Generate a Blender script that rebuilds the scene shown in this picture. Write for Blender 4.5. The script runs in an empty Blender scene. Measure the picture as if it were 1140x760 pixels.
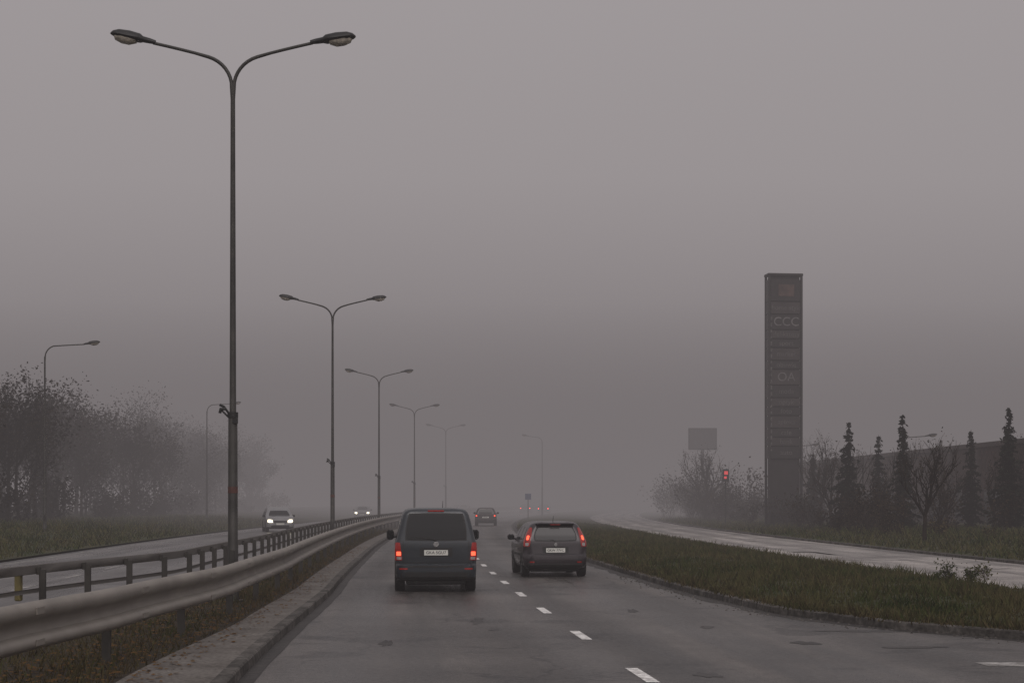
import bpy, math, random
import numpy as np
from mathutils import Vector, Matrix
from mathutils.bvhtree import BVHTree
random.seed(7); rng=np.random.default_rng(7)
scene=bpy.context.scene
scene.view_settings.view_transform='Standard'
scene.view_settings.look='None'
scene.view_settings.exposure=0

# ------------------------------------------------------------------ helpers
def lerp_tab(tab,d):
    if d<=tab[0][0]: return tab[0][1]
    for (a,va),(b,vb) in zip(tab,tab[1:]):
        if d<=b:
            t=(d-a)/(b-a); t=t*t*(3-2*t)*0.35+t*0.65
            return va+(vb-va)*t
    return tab[-1][1]
def cx(d):   # lane-divider line of the right carriageway (gentle right-hand bend)
    if d<420: return 3.27-0.098*d+0.00037*d*d
    return 3.27-0.098*420+0.00037*420*420+(d-420)*(-0.098+0.00074*420)
def slope(d):
    return -0.098+0.00074*min(d,420)

def new_mat(name): 
    m=bpy.data.materials.new(name); m.use_nodes=True
    nt=m.node_tree
    return m,nt,nt.nodes,nt.links,nt.nodes['Principled BSDF']
def simple(name,col,rough=0.6,metal=0.0,var=0.25,scale=6.0,bump=0.0,coat=0.0,emit=None,es=0,bscale=None,spec=0.5):
    m,nt,N,L,P=new_mat(name)
    g=N.new('ShaderNodeNewGeometry')
    n=N.new('ShaderNodeTexNoise'); n.inputs['Scale'].default_value=scale; n.inputs['Detail'].default_value=4
    L.new(g.outputs['Position'],n.inputs['Vector'])
    r=N.new('ShaderNodeValToRGB')
    r.color_ramp.elements[0].position=0.3; r.color_ramp.elements[1].position=0.7
    r.color_ramp.elements[0].color=tuple(c*(1-var) for c in col)+(1,)
    r.color_ramp.elements[1].color=tuple(min(1,c*(1+var)) for c in col)+(1,)
    L.new(n.outputs['Fac'],r.inputs['Fac']); L.new(r.outputs['Color'],P.inputs['Base Color'])
    P.inputs['Roughness'].default_value=rough; P.inputs['Metallic'].default_value=metal
    P.inputs['Specular IOR Level'].default_value=spec
    P.inputs['Coat Weight'].default_value=coat; P.inputs['Coat Roughness'].default_value=0.08
    if emit: P.inputs['Emission Color'].default_value=tuple(emit)+(1,); P.inputs['Emission Strength'].default_value=es
    if bump:
        b=N.new('ShaderNodeBump'); b.inputs['Strength'].default_value=bump
        n2=N.new('ShaderNodeTexNoise'); n2.inputs['Scale'].default_value=bscale or scale*6; n2.inputs['Detail'].default_value=4
        L.new(g.outputs['Position'],n2.inputs['Vector']); L.new(n2.outputs['Fac'],b.inputs['Height']); L.new(b.outputs['Normal'],P.inputs['Normal'])
    return m

def multi(name,cols,scale,rough=0.9,fine=20,bump=0.4,stretch=None):
    m,nt,N,L,P=new_mat(name)
    g=N.new('ShaderNodeNewGeometry')
    n=N.new('ShaderNodeTexNoise'); n.inputs['Scale'].default_value=scale; n.inputs['Detail'].default_value=6; n.inputs['Roughness'].default_value=0.7
    L.new(g.outputs['Position'],n.inputs['Vector'])
    r=N.new('ShaderNodeValToRGB'); e=r.color_ramp.elements
    k=len(cols)
    e[0].position=0.3; e[0].color=tuple(cols[0])+(1,)
    e[1].position=0.7; e[1].color=tuple(cols[-1])+(1,)
    for i in range(1,k-1):
        x=e.new(0.3+0.4*i/(k-1)); x.color=tuple(cols[i])+(1,)
    L.new(n.outputs['Fac'],r.inputs['Fac'])
    n2=N.new('ShaderNodeTexNoise'); n2.inputs['Scale'].default_value=fine; n2.inputs['Detail'].default_value=4
    L.new(g.outputs['Position'],n2.inputs['Vector'])
    mr=N.new('ShaderNodeMapRange'); mr.inputs['From Min'].default_value=.3; mr.inputs['From Max'].default_value=.7
    mr.inputs['To Min'].default_value=.6; mr.inputs['To Max'].default_value=1.35
    L.new(n2.outputs['Fac'],mr.inputs['Value'])
    mx=N.new('ShaderNodeMix'); mx.data_type='RGBA'; mx.blend_type='MULTIPLY'; mx.inputs[0].default_value=1
    L.new(r.outputs['Color'],mx.inputs[6]); L.new(mr.outputs['Result'],mx.inputs[7])
    L.new(mx.outputs[2],P.inputs['Base Color'])
    P.inputs['Roughness'].default_value=rough; P.inputs['Specular IOR Level'].default_value=0.25
    if bump:
        b=N.new('ShaderNodeBump'); b.inputs['Strength'].default_value=bump; b.inputs['Distance'].default_value=0.05
        L.new(n2.outputs['Fac'],b.inputs['Height']); L.new(b.outputs['Normal'],P.inputs['Normal'])
    return m
def leafmat(name,cols,scale):
    m,nt,N,L,P=new_mat(name); N.remove(P); D=N.new('ShaderNodeBsdfDiffuse'); L.new(D.outputs[0],N['Material Output'].inputs['Surface'])
    g=N.new('ShaderNodeNewGeometry'); n=N.new('ShaderNodeTexNoise'); n.inputs['Scale'].default_value=scale; n.inputs['Detail'].default_value=3
    L.new(g.outputs['Position'],n.inputs['Vector']); r=N.new('ShaderNodeValToRGB'); e=r.color_ramp.elements; k=len(cols)
    e[0].position=0.3; e[0].color=tuple(cols[0])+(1,); e[1].position=0.7; e[1].color=tuple(cols[-1])+(1,)
    for i in range(1,k-1):
        x=e.new(0.3+0.4*i/(k-1)); x.color=tuple(cols[i])+(1,)
    L.new(n.outputs['Fac'],r.inputs['Fac']); L.new(r.outputs['Color'],D.inputs['Color']); return m

def asphalt(name,base=(0.05,0.047,0.045),rough=0.5,crack=1.0):
    m,nt,N,L,P=new_mat(name)
    g=N.new('ShaderNodeNewGeometry'); uv=N.new('ShaderNodeUVMap')
    def noise(s,d=6,vec=None,r=.6):
        n=N.new('ShaderNodeTexNoise'); n.inputs['Scale'].default_value=s; n.inputs['Detail'].default_value=d; n.inputs['Roughness'].default_value=r
        L.new(vec or g.outputs['Position'],n.inputs['Vector']); return n.outputs['Fac']
    def mrange(v,a,b,c,d):
        x=N.new('ShaderNodeMapRange'); x.inputs['From Min'].default_value=a; x.inputs['From Max'].default_value=b
        x.inputs['To Min'].default_value=c; x.inputs['To Max'].default_value=d; L.new(v,x.inputs['Value']); return x.outputs['Result']
    def math_(op,a,b=None):
        x=N.new('ShaderNodeMath'); x.operation=op
        for i,v in enumerate((a,b)):
            if v is None: continue
            if isinstance(v,(int,float)): x.inputs[i].default_value=v
            else: L.new(v,x.inputs[i])
        return x.outputs[0]
    mp=N.new('ShaderNodeMapping'); mp.inputs['Scale'].default_value=(1.6,0.07,1); L.new(uv.outputs['UV'],mp.inputs['Vector'])
    st=mrange(noise(1.0,5,mp.outputs['Vector']),.3,.7,.45,1.55)
    big=mrange(noise(.22,4),.3,.7,.58,1.42)
    fine=mrange(noise(7,5,None,.8),.25,.75,.45,1.55)
    grit=mrange(noise(45,1),.3,.7,.45,1.55)
    sx=N.new('ShaderNodeSeparateXYZ'); L.new(uv.outputs['UV'],sx.inputs['Vector'])
    tr=math_('SINE',math_('MULTIPLY',math_('ADD',sx.outputs['X'],0.05),2*math.pi/1.75))
    tr=mrange(tr,-1,1,1.2,.8)
    v=math_('MULTIPLY',math_('MULTIPLY',st,big),math_('MULTIPLY',fine,math_('MULTIPLY',grit,tr)))
    vo=N.new('ShaderNodeTexVoronoi'); vo.feature='DISTANCE_TO_EDGE'; vo.inputs['Scale'].default_value=0.33
    wn=N.new('ShaderNodeTexNoise'); wn.inputs['Scale'].default_value=1.3; wn.inputs['Detail'].default_value=5; L.new(g.outputs['Position'],wn.inputs['Vector'])
    vm=N.new('ShaderNodeVectorMath'); vm.operation='MULTIPLY_ADD'; vm.inputs[1].default_value=(1.6,1.6,0); L.new(wn.outputs['Color'],vm.inputs[0]); L.new(g.outputs['Position'],vm.inputs[2])
    L.new(vm.outputs[0],vo.inputs['Vector'])
    ck=mrange(vo.outputs['Distance'],0.0,0.020,0.0,1.0)
    mask=mrange(noise(.16,2),.44,.52,0,crack)
    ck=math_('SUBTRACT',1.0,math_('MULTIPLY',math_('SUBTRACT',1.0,ck),math_('MULTIPLY',mask,.75)))
    pt=mrange(noise(.55,3,None,.45),.61,.65,1.0,.5)
    v=math_('MULTIPLY',v,math_('MULTIPLY',ck,pt))
    mx=N.new('ShaderNodeMix'); mx.data_type='RGBA'; mx.blend_type='MULTIPLY'; mx.inputs[0].default_value=1
    mx.inputs[6].default_value=tuple(base)+(1,); L.new(v,mx.inputs[7]); L.new(mx.outputs[2],P.inputs['Base Color'])
    rr=math_('ADD',mrange(noise(.5,4,mp.outputs['Vector']),.3,.7,-.18,.18),mrange(noise(14,2),.3,.7,rough-.07,rough+.09))
    L.new(rr,P.inputs['Roughness'])
    b=N.new('ShaderNodeBump'); b.inputs['Strength'].default_value=.5; b.inputs['Distance'].default_value=.012
    L.new(math_('MULTIPLY',noise(55,2),ck),b.inputs['Height']); L.new(b.outputs['Normal'],P.inputs['Normal'])
    return m

def link(ob): scene.collection.objects.link(ob); return ob
def mesh_obj(name,verts,faces,mats=(),parent=None,smooth=False,fm=None,uvs=None,angle=None):
    me=bpy.data.meshes.new(name); me.from_pydata([tuple(v) for v in verts],[],faces)
    for m in (mats if isinstance(mats,(list,tuple)) else [mats]): me.materials.append(m)
    if fm: me.polygons.foreach_set('material_index',fm)
    if uvs is not None:
        ul=me.uv_layers.new(name='UVMap'); li=np.zeros(len(me.loops),dtype=np.int32); me.loops.foreach_get('vertex_index',li)
        ul.data.foreach_set('uv',np.array(uvs,dtype=np.float32)[li].ravel())
    if smooth: 
        me.polygons.foreach_set('use_smooth',[True]*len(me.polygons))
        if angle: 
            try: me.set_sharp_from_angle(angle=math.radians(angle))
            except Exception: pass
    me.update()
    ob=link(bpy.data.objects.new(name,me))
    if parent: ob.parent=parent
    return ob
def empty(name,loc=(0,0,0),rot=0):
    e=link(bpy.data.objects.new(name,None)); e.location=loc; e.rotation_euler=(0,0,rot); e.empty_display_size=.3; return e

class MB:
    def __init__(s): s.v=[]; s.f=[]; s.m=[]
    def box(s,c,d,m=0,bev=0.0):
        x,y,z=c; a,b,h=d[0]/2,d[1]/2,d[2]/2
        if bev<=0:
            i=len(s.v)
            for sz in(-1,1):
                for sx,sy in((-1,-1),(1,-1),(1,1),(-1,1)): s.v.append((x+sx*a,y+sy*b,z+sz*h))
            F=[(0,3,2,1),(4,5,6,7),(0,1,5,4),(1,2,6,5),(2,3,7,6),(3,0,4,7)]
            s.f+= [tuple(i+k for k in f) for f in F]; s.m+=[m]*6
        else:
            r=min(bev,a*.9,b*.9,h*.9)
            rings=[(-h,r),(-h+r,0),(h-r,0),(h,r)]
            i=len(s.v)
            for zz,ins in rings:
                A,B=a-ins,b-ins
                for px,py in((-A+r,-B),(A-r,-B),(A,-B+r),(A,B-r),(A-r,B),(-A+r,B),(-A,B-r),(-A,-B+r)): s.v.append((x+px,y+py,z+zz))
            for k in range(3):
                for j in range(8):
                    q=(j+1)%8; s.f.append((i+k*8+j,i+k*8+q,i+(k+1)*8+q,i+(k+1)*8+j)); s.m.append(m)
            s.f.append(tuple(i+j for j in range(7,-1,-1))); s.m.append(m)
            s.f.append(tuple(i+24+j for j in range(8))); s.m.append(m)
    def tube(s,pts,rad,n=6,m=0,cap=True):
        pts=[Vector(p) for p in pts]; i=len(s.v); up=None
        for k,p in enumerate(pts):
            a=pts[max(k-1,0)]; b=pts[min(k+1,len(pts)-1)]; t=(b-a).normalized()
            if up is None: up=Vector((0,0,1)) if abs(t.z)<.9 else Vector((1,0,0))
            u=t.cross(up); 
            if u.length<1e-4: u=t.orthogonal()
            u.normalize(); w=t.cross(u).normalized(); up=u.cross(t) if abs(u.cross(t).length)>.1 else up
            r=rad[k] if isinstance(rad,(list,tuple)) else rad
            for j in range(n):
                an=2*math.pi*j/n; q=p+u*(r*math.cos(an))+w*(r*math.sin(an)); s.v.append(tuple(q))
        for k in range(len(pts)-1):
            for j in range(n):
                q=(j+1)%n; s.f.append((i+k*n+j,i+k*n+q,i+(k+1)*n+q,i+(k+1)*n+j)); s.m.append(m)
        if cap and n>2:
            s.f.append(tuple(i+j for j in range(n-1,-1,-1))); s.m.append(m)
            e=i+(len(pts)-1)*n; s.f.append(tuple(e+j for j in range(n))); s.m.append(m)
    def obj(s,name,mats,parent=None,smooth=False,angle=40): return mesh_obj(name,s.v,s.f,mats,parent,smooth,s.m,None,angle)

# ------------------------------------------------------------------ materials
M_road=asphalt('asphalt_main',(0.062,0.056,0.052),.42)
M_road2=asphalt('asphalt_opposite',(0.085,0.08,0.078),.34,.5)
M_road3=asphalt('asphalt_service',(0.26,0.24,0.225),.6,.7)
M_strip=multi('paved_strip',[(0.08,.070,.062),(0.125,.113,.102),(0.17,.157,.143)],1.2,.8,18,.3)
M_kerb=multi('kerb_concrete',[(0.03,.027,.024),(0.07,.064,.058),(0.13,.12,.11)],1.5,.85,12,.3)
M_gutter=multi('gutter_stain',[(0.022,.02,.018),(0.03,.027,.025),(0.045,.041,.037)],1.1,.6,9,.3)
M_paint=multi('road_paint',[(.30,.29,.28),(.66,.65,.63),(.80,.79,.77)],3,.6,12,.1)
M_paintw=multi('road_paint_worn',[(.10,.095,.09),(.25,.24,.23),(.5,.49,.47)],2.5,.7,25,.1)
M_grass=multi('grass_ground',[(.018,.022,.009),(.032,.038,.014),(.052,.048,.023),(.027,.032,.012)],.5,.95,10,.8)
M_dirt=multi('median_soil',[(.018,.013,.009),(.035,.026,.016),(.025,.024,.011)],.9,.95,12,.8)
M_blade=leafmat('grass_blades',[(.022,.032,.010),(.043,.053,.017),(.085,.074,.034),(.034,.043,.014)],.5)
M_blade2=leafmat('dry_grass_blades',[(.035,.028,.014),(.075,.058,.030),(.035,.036,.014)],.9)
M_leaflit=leafmat('fallen_leaves',[(.07,.035,.018),(.13,.075,.03),(.1,.05,.02)],6)
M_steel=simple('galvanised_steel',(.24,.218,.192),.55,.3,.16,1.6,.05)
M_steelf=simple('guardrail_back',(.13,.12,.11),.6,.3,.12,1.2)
M_steeld=simple('guardrail_post',(.05,.046,.04),.6,.4,.3,3)
M_yellow=simple('yellow_marker',(.16,.13,.04),.6,0,.2,5)
M_pole=simple('lamp_pole_paint',(.040,.038,.034),.55,.3,.4,3,.1)
M_poled=simple('lamp_head_housing',(.014,.014,.014),.5,.2,.2,6)
M_lglass=simple('lamp_glass',(.42,.38,.32),.2,0,.35,14)
M_sticker=simple('pole_sticker',(.08,.03,.022),.6)
M_bark=leafmat('bark',[(.020,.016,.013),(.036,.028,.023)],4)
M_leafd=leafmat('tree_foliage',[(.009,.008,.006),(.018,.015,.011),(.032,.024,.016)],.35)
M_fir=leafmat('fir_needles',[(.010,.012,.010),(.018,.022,.015)],1.0)
M_shrub=leafmat('shrub_twigs',[(.022,.017,.013),(.04,.030,.020)],1.0)
M_glass=simple('vehicle_glass',(.006,.007,.008),.12,0,.1,2,spec=.35)
M_black=simple('black_plastic',(.011,.011,.011),.6,0,.2,8)
M_tyre=simple('tyre_rubber',(.010,.010,.010),.85,0,.2,12)
M_rim=simple('wheel_rim',(.10,.10,.10),.4,.7,.1,5)
M_plate=simple('number_plate',(.70,.70,.65),.45,0,.05,20)
M_red=simple('tail_lens',(.16,.008,.006),.15,0,.1,10,coat=.5,emit=(1,.03,.02),es=.09)
M_redlit=simple('tail_lamp_lit',(.5,.02,.015),.2,0,.1,10,emit=(1,.10,.045),es=2.4)
M_redfar=simple('tail_lamp_lit_strong',(.5,.02,.015),.2,0,.1,10,emit=(1,.05,.03),es=60)
M_head=simple('headlamp_lit',(.8,.8,.75),.2,0,.05,10,emit=(1,.90,.66),es=14)
M_reflector=simple('headlamp_reflector_lit',(.7,.7,.65),.2,0,.05,10,emit=(1,.88,.62),es=2.6)
M_headfar=simple('headlamp_lit_distant',(.8,.8,.75),.2,0,.05,10,emit=(1,.93,.75),es=260)
M_clear=simple('clear_lens',(.35,.34,.34),.15,0,.1,10,coat=.3)
M_chrome=simple('chrome_badge',(.5,.5,.5),.2,1,.05,10)
def paint(name,c,rough=.38): return simple(name,c,rough,.25,.10,2.0,coat=.55)

# ------------------------------------------------------------------ road surfaces
def fn(x): return (lambda d:x) if isinstance(x,(int,float)) else ((lambda d:lerp_tab(x,d)) if isinstance(x,list) else x)
def dsamples(d0,d1,step=1.0):
    out=[];d=d0
    while d<d1: out.append(d); d+=step*(1 if d<80 else 2.5 if d<250 else 10)
    out.append(d1); return out
def strip(name,o1,o2,d0,d1,z,mat,nx=1,step=1.0,bump=0.0,crown=0.0,parent=None):
    o1=fn(o1);o2=fn(o2);zf=fn(z); ds=dsamples(d0,d1,step); V=[];F=[];U=[]
    for d in ds:
        a,b=o1(d),o2(d)
        for i in range(nx+1):
            t=i/nx; o=a+(b-a)*t
            zz=zf(d)+crown*math.sin(math.pi*t)+(random.uniform(-bump,bump) if 0<i<nx else 0)
            V.append((cx(d)+o,d,zz)); U.append((o,d))
    n=nx+1
    for k in range(len(ds)-1):
        for i in range(nx): F.append((k*n+i,k*n+i+1,(k+1)*n+i+1,(k+1)*n+i))
    return mesh_obj(name,V,F,mat,parent,bool(bump or crown),None,U)
def ribbon(name,prof,path,d0,d1,mat,z=0,step=1.0,parent=None,smooth=False,fm=None):
    path=fn(path); ds=dsamples(d0,d1,step); V=[];F=[];n=len(prof)
    for d in ds:
        for o,zz in prof: V.append((cx(d)+path(d)+o,d,z+zz))
    for k in range(len(ds)-1):
        for i in range(n-1): F.append((k*n+i,k*n+i+1,(k+1)*n+i+1,(k+1)*n+i))
    return mesh_obj(name,V,F,mat,parent,smooth,None,None,50)

K_R=[(-15,14),(12,12.5),(17,10.5),(21,7.9),(24.4,6.3),(27,4.85),(30.4,4.0),(38,3.65),(60,3.5),(600,3.5)]
K_L=[(-15,-5.4),(18.7,-4.6),(37,-4.05),(60,-3.9),(600,-3.9)]
S_O=[(-15,-7),(18,-5.75),(27,-5.15),(37,-4.8),(60,-4.6),(600,-4.6)]
N_R=[(2,-10.5),(8,-8.2),(12,-7.3),(16.1,-6.6),(20,-6.05),(26.8,-5.35),(37,-5.02),(60,-4.95),(600,-4.95)]
F_R=[(6,-14.5),(14,-11.6),(20,-9.8),(25.3,-8.6),(34.5,-7.0),(50,-6.6),(600,-6.5)]
krf=fn(K_R);klf=fn(K_L);sof=fn(S_O);nrf=fn(N_R);frf=fn(F_R)
opp_in=lambda d: frf(d)-.55
OPP_L=-15.5

ground=mesh_obj('ground',[(-1600,-60,-.05),(1600,-60,-.05),(1600,2600,-.05),(-1600,2600,-.05)],[(0,1,2,3)],M_grass)
strip('road',klf,krf,-15,900,0,M_road,nx=6)
strip('opposite_road',OPP_L,opp_in,-15,900,0,M_road2,nx=4)
strip('service_road',10.7,16.9,12,700,0.004,M_road3,nx=3)
strip('paved_strip',sof,lambda d:klf(d)-.16,-15,600,.12,M_strip,nx=2)
ribbon('kerb_left',[(-.16,.125),(-.02,.125),(0,.105),(.012,-.03)],klf,-15,600,M_kerb)
ribbon('kerb_right',[(-.012,-.03),(0,.105),(.02,.125),(.17,.125),(.172,.05)],krf,17.5,600,M_kerb)
ribbon('kerb_service',[(-.012,-.03),(0,.09),(.02,.105),(.15,.105)],10.55,20,600,M_kerb)
ribbon('kerb_service_far',[(-.012,-.03),(0,.09),(.02,.105),(.15,.105)],16.9,20,600,M_kerb)
ribbon('kerb_median',[(-.012,-.03),(0,.09),(.02,.10),(.2,.10)],lambda d:opp_in(d),-15,600,M_kerb)
strip('median_verge',lambda d:opp_in(d)+.12,lambda d:sof(d)-.002,-15,600,.098,M_dirt,nx=8,bump=.012,crown=.05)
strip('grass_verge',lambda d:krf(d)+.17,10.56,20.2,600,.115,M_grass,nx=14,bump=.03,crown=.12)
strip('grass_field',17.04,60,-15,600,.10,M_grass,nx=16,bump=.06,crown=.5)
strip('grass_bank',-60,OPP_L-.1,-15,600,.06,M_grass,nx=20,bump=.06,crown=.9)
strip('gutter_dirt',lambda d:krf(d)-.30-.10*math.sin(d*1.7)*math.sin(d*.61)-.03*math.sin(d*5.1),lambda d:krf(d)-.013,17.5,200,.004,M_gutter,step=.4)
strip('gutter_dirt',lambda d:klf(d)+.013,lambda d:klf(d)+.20+.012*math.sin(d*1.3)*math.sin(d*.5),-15,200,.004,M_gutter,step=.4)
M_patch=asphalt('asphalt_patch',(0.030,0.027,0.025),.5,.6)
def patch(o,d,w,l,mat,name):
    V=[];n=26
    ph=random.uniform(0,6)
    for i in range(n):
        a=2*math.pi*i/n; r=1+.25*math.sin(2*a+ph)+.2*math.sin(5*a+ph*2)+random.uniform(-.15,.15)
        c,s=math.cos(a),math.sin(a)
        V.append((cx(d)+o+c*r*w/2,d+s*r*l/2,.004))
    mesh_obj(name,V,[tuple(range(n))],mat,None,False,None,[(v[0],v[1]) for v in V])
for o,d,w,l in((-1.35,28.5,.22,1.3),(.75,19.6,.25,.6),(3.0,24.0,.35,.6),(2.2,27,.25,.5),(-2.9,24,.15,1.1),(4.3,23.3,.8,.35),(1.6,31,.15,1.1),(4.4,26.2,1.1,.5),(-1.2,26.6,.12,.8)):
    patch(o,d,w,l,M_patch,'asphalt_patch')
V=[];F=[]
for i in range(420):
    d=19+26*random.random(); o=krf(d)-.08-abs(random.gauss(0,.28)); r=random.uniform(.008,.03); x=cx(d)+o; b=len(V)
    V+=[(x-r,d-r*.6,.003),(x+r,d-r*.5,.003),(x+r*.7,d+r,.003),(x-r*.6,d+r*.8,.003),(x+random.uniform(-.3,.3)*r,d,.003+r*.9)]
    F+=[(b,b+1,b+4),(b+1,b+2,b+4),(b+2,b+3,b+4),(b+3,b,b+4)]
mesh_obj('loose_gravel',V,F,M_kerb)

V=[];F=[]
def dash(o,d,w,l,z=.004):
    i=len(V)
    for a,b in((-w/2,0),(w/2,0),(w/2,l),(-w/2,l)): V.append((cx(d+b)+fn(o)(d+b)+a,d+b,z))
    F.append((i,i+1,i+2,i+3))
for d in (18.8,24.6,30.3,35.7,41,46.4,52,58): dash(0,d,.15,1.6)
d=63.8
while d<420: dash(0,d,.15,1.8); d+=6
mesh_obj('lane_marking',V,F,M_paint)
V=[];F=[]
d=20
while d<400: dash(-11.2,d,.14,2.2); d+=6
dash(lambda q:4.9,20.6,1.1,.5); dash(13.3,63,.3,3.4); dash(12.9,66,.9,.9)
mesh_obj('lane_marking',V,F,M_paintw)
strip('edge_line',OPP_L+.45,OPP_L+.62,20,500,.004,M_paintw)
strip('edge_line',lambda d:opp_in(d)-.55,lambda d:opp_in(d)-.42,20,500,.004,M_paintw)

# ------------------------------------------------------------------ grass blades / leaves
def tri_mesh(name,P,k,mat,parent=None):
    n=len(P)//k
    me=bpy.data.meshes.new(name); me.vertices.add(len(P)); me.vertices.foreach_set('co',P.astype(np.float32).ravel())
    me.loops.add(n*k); me.loops.foreach_set('vertex_index',np.arange(n*k,dtype=np.int32))
    me.polygons.add(n); me.polygons.foreach_set('loop_start',np.arange(0,n*k,k,dtype=np.int32)); me.polygons.foreach_set('loop_total',np.full(n,k,dtype=np.int32))
    me.materials.append(mat); me.update(calc_edges=True); me.validate()
    ob=link(bpy.data.objects.new(name,me)); 
    if parent: ob.parent=parent
    return ob
def blades(name,o1,o2,d0,d1,n,z,h,w,mat,power=1.6):
    o1=fn(o1);o2=fn(o2)
    t=rng.random(n)**power; D=d0+(d1-d0)*t
    u=rng.random(n); A=np.array([o1(x) for x in D]); B=np.array([o2(x) for x in D]); C=np.array([cx(x) for x in D])
    X=C+A+(B-A)*u; Z=z(D,u) if callable(z) else np.full(n,z)
    # irregular tussocks: heights follow the nearest of many random centres
    G=24.0
    cell=np.floor(X*1.7+3*np.sin(D*.31))*7919+np.floor(D*1.1+2*np.sin(X*.83))*104729
    hsh=np.abs(np.sin(cell*12.9898)*43758.5453)%1.0
    clump=hsh**1.5*.8+.25*(.5+.5*np.sin(X*.7+1)*np.sin(D*.37+X*.4))
    H=h*(.35+.9*rng.random(n)**1.5)*(.5+1.0*clump); W=w*(.6+.8*rng.random(n))
    an=rng.random(n)*2*np.pi; lx=(rng.random(n)-.5)*H*1.5; ly=(rng.random(n)-.5)*H*1.5
    P=np.zeros((n,3,3)); 
    P[:,0]=np.stack([X-np.cos(an)*W,D-np.sin(an)*W,Z-.01],1); P[:,1]=np.stack([X+np.cos(an)*W,D+np.sin(an)*W,Z-.01],1)
    P[:,2]=np.stack([X+lx,D+ly,Z+H],1)
    tri_mesh(name,P.reshape(-1,3),3,mat)
zc=lambda base,cr:(lambda D,u: base+cr*np.sin(np.pi*u)-.01)
blades('verge_grass',lambda d:krf(d)+.12,10.6,21,130,80000,zc(.115,.12),.17,.016,M_blade)
blades('verge_grass_dry',lambda d:krf(d)+.3,10.5,21,100,16000,zc(.115,.12),.20,.012,M_blade2)
blades('verge_grass_edge',lambda d:krf(d)+.0,lambda d:krf(d)+.8,21,120,14000,zc(.115,.02),.12,.016,M_blade2)
blades('field_grass',17.1,34,35,170,50000,zc(.10,.35),.28,.03,M_blade)
blades('median_grass',lambda d:opp_in(d)+.2,lambda d:sof(d)-.05,12,110,36000,zc(.098,.04),.14,.011,M_blade2)
blades('median_grass_green',lambda d:opp_in(d)+.2,lambda d:sof(d)-.3,14,110,18000,zc(.098,.04),.12,.011,M_blade)
blades('bank_grass',-40,OPP_L-.2,45,150,40000,zc(.06,.6),.3,.03,M_blade)
n=5200
D=10+60*rng.random(n)**1.7; A=np.array([sof(x)-1.9*rng.random()**.8+.5 for x in D]); X=np.array([cx(x) for x in D])+A
Zs=np.where(A>np.array([sof(x) for x in D]),.128,.16)
P=np.zeros((n,4,3)); s=.015+.025*rng.random(n); an=rng.random(n)*6.28
for k in range(4):
    a=an+k*math.pi/2; P[:,k]=np.stack([X+np.cos(a)*s,D+np.sin(a)*s*1.3,Zs+.012*rng.random(n)],1)
tri_mesh('fallen_leaves',P.reshape(-1,3),4,M_leaflit)

# ------------------------------------------------------------------ guardrails
def guardrail(path,d0,d1,side,near=True,step=4.0,yellow=None):
    e=empty('guardrail')
    s=side
    if near:
        prof=[(0,1.0),(.05*s,.985),(.085*s,.94),(.085*s,.88),(.05*s,.83),(-.02*s,.80),(-.04*s,.74),(-.02,.68),(.05*s,.655),(.085*s,.62),(.085*s,.57),(.05*s,.53),(0,.515),(-.042*s,.53),(-.042*s,.99),(0,1.0)]
    else:
        prof=[(0,1.0),(.05*s,.99),(.075*s,.96),(.075*s,.90),(.05*s,.86),(0,.85),(-.012*s,.86),(-.012*s,.99),(0,1.0)]
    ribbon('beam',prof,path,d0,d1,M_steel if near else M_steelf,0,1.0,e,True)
    mb=MB(); d=d0+.8; p=fn(path)
    while d<min(d1,260):
        mb.box((cx(d)+p(d)-.11*s,d,.47),(.10,.06,.90)); mb.box((cx(d)+p(d)-.05*s,d,.9),(.05,.09,.12)); d+=step
    if not near:
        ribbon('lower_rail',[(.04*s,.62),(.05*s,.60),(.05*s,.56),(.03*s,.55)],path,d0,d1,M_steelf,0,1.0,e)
    mb.obj('posts',[M_steeld],e)
    if near:
        mb=MB(); d=d0+2.0
        while d<140:
            mb.box((cx(d)+p(d)+.088*s,d,.91),(.012,.32,.07)); mb.box((cx(d)+p(d)+.088*s,d,.595),(.012,.32,.06)); d+=4
        mb.obj('splice_plates',[M_steel],e)
    if yellow:
        mb=MB(); mb.box((cx(yellow)+p(yellow)+.12*s,yellow,.66),(.10,.12,.42),0,.015); mb.obj('yellow_marker',[M_yellow],e)
guardrail(N_R,3,420,1,True)
guardrail(F_R,8,420,-1,False,step=2.0,yellow=26.4)

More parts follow.
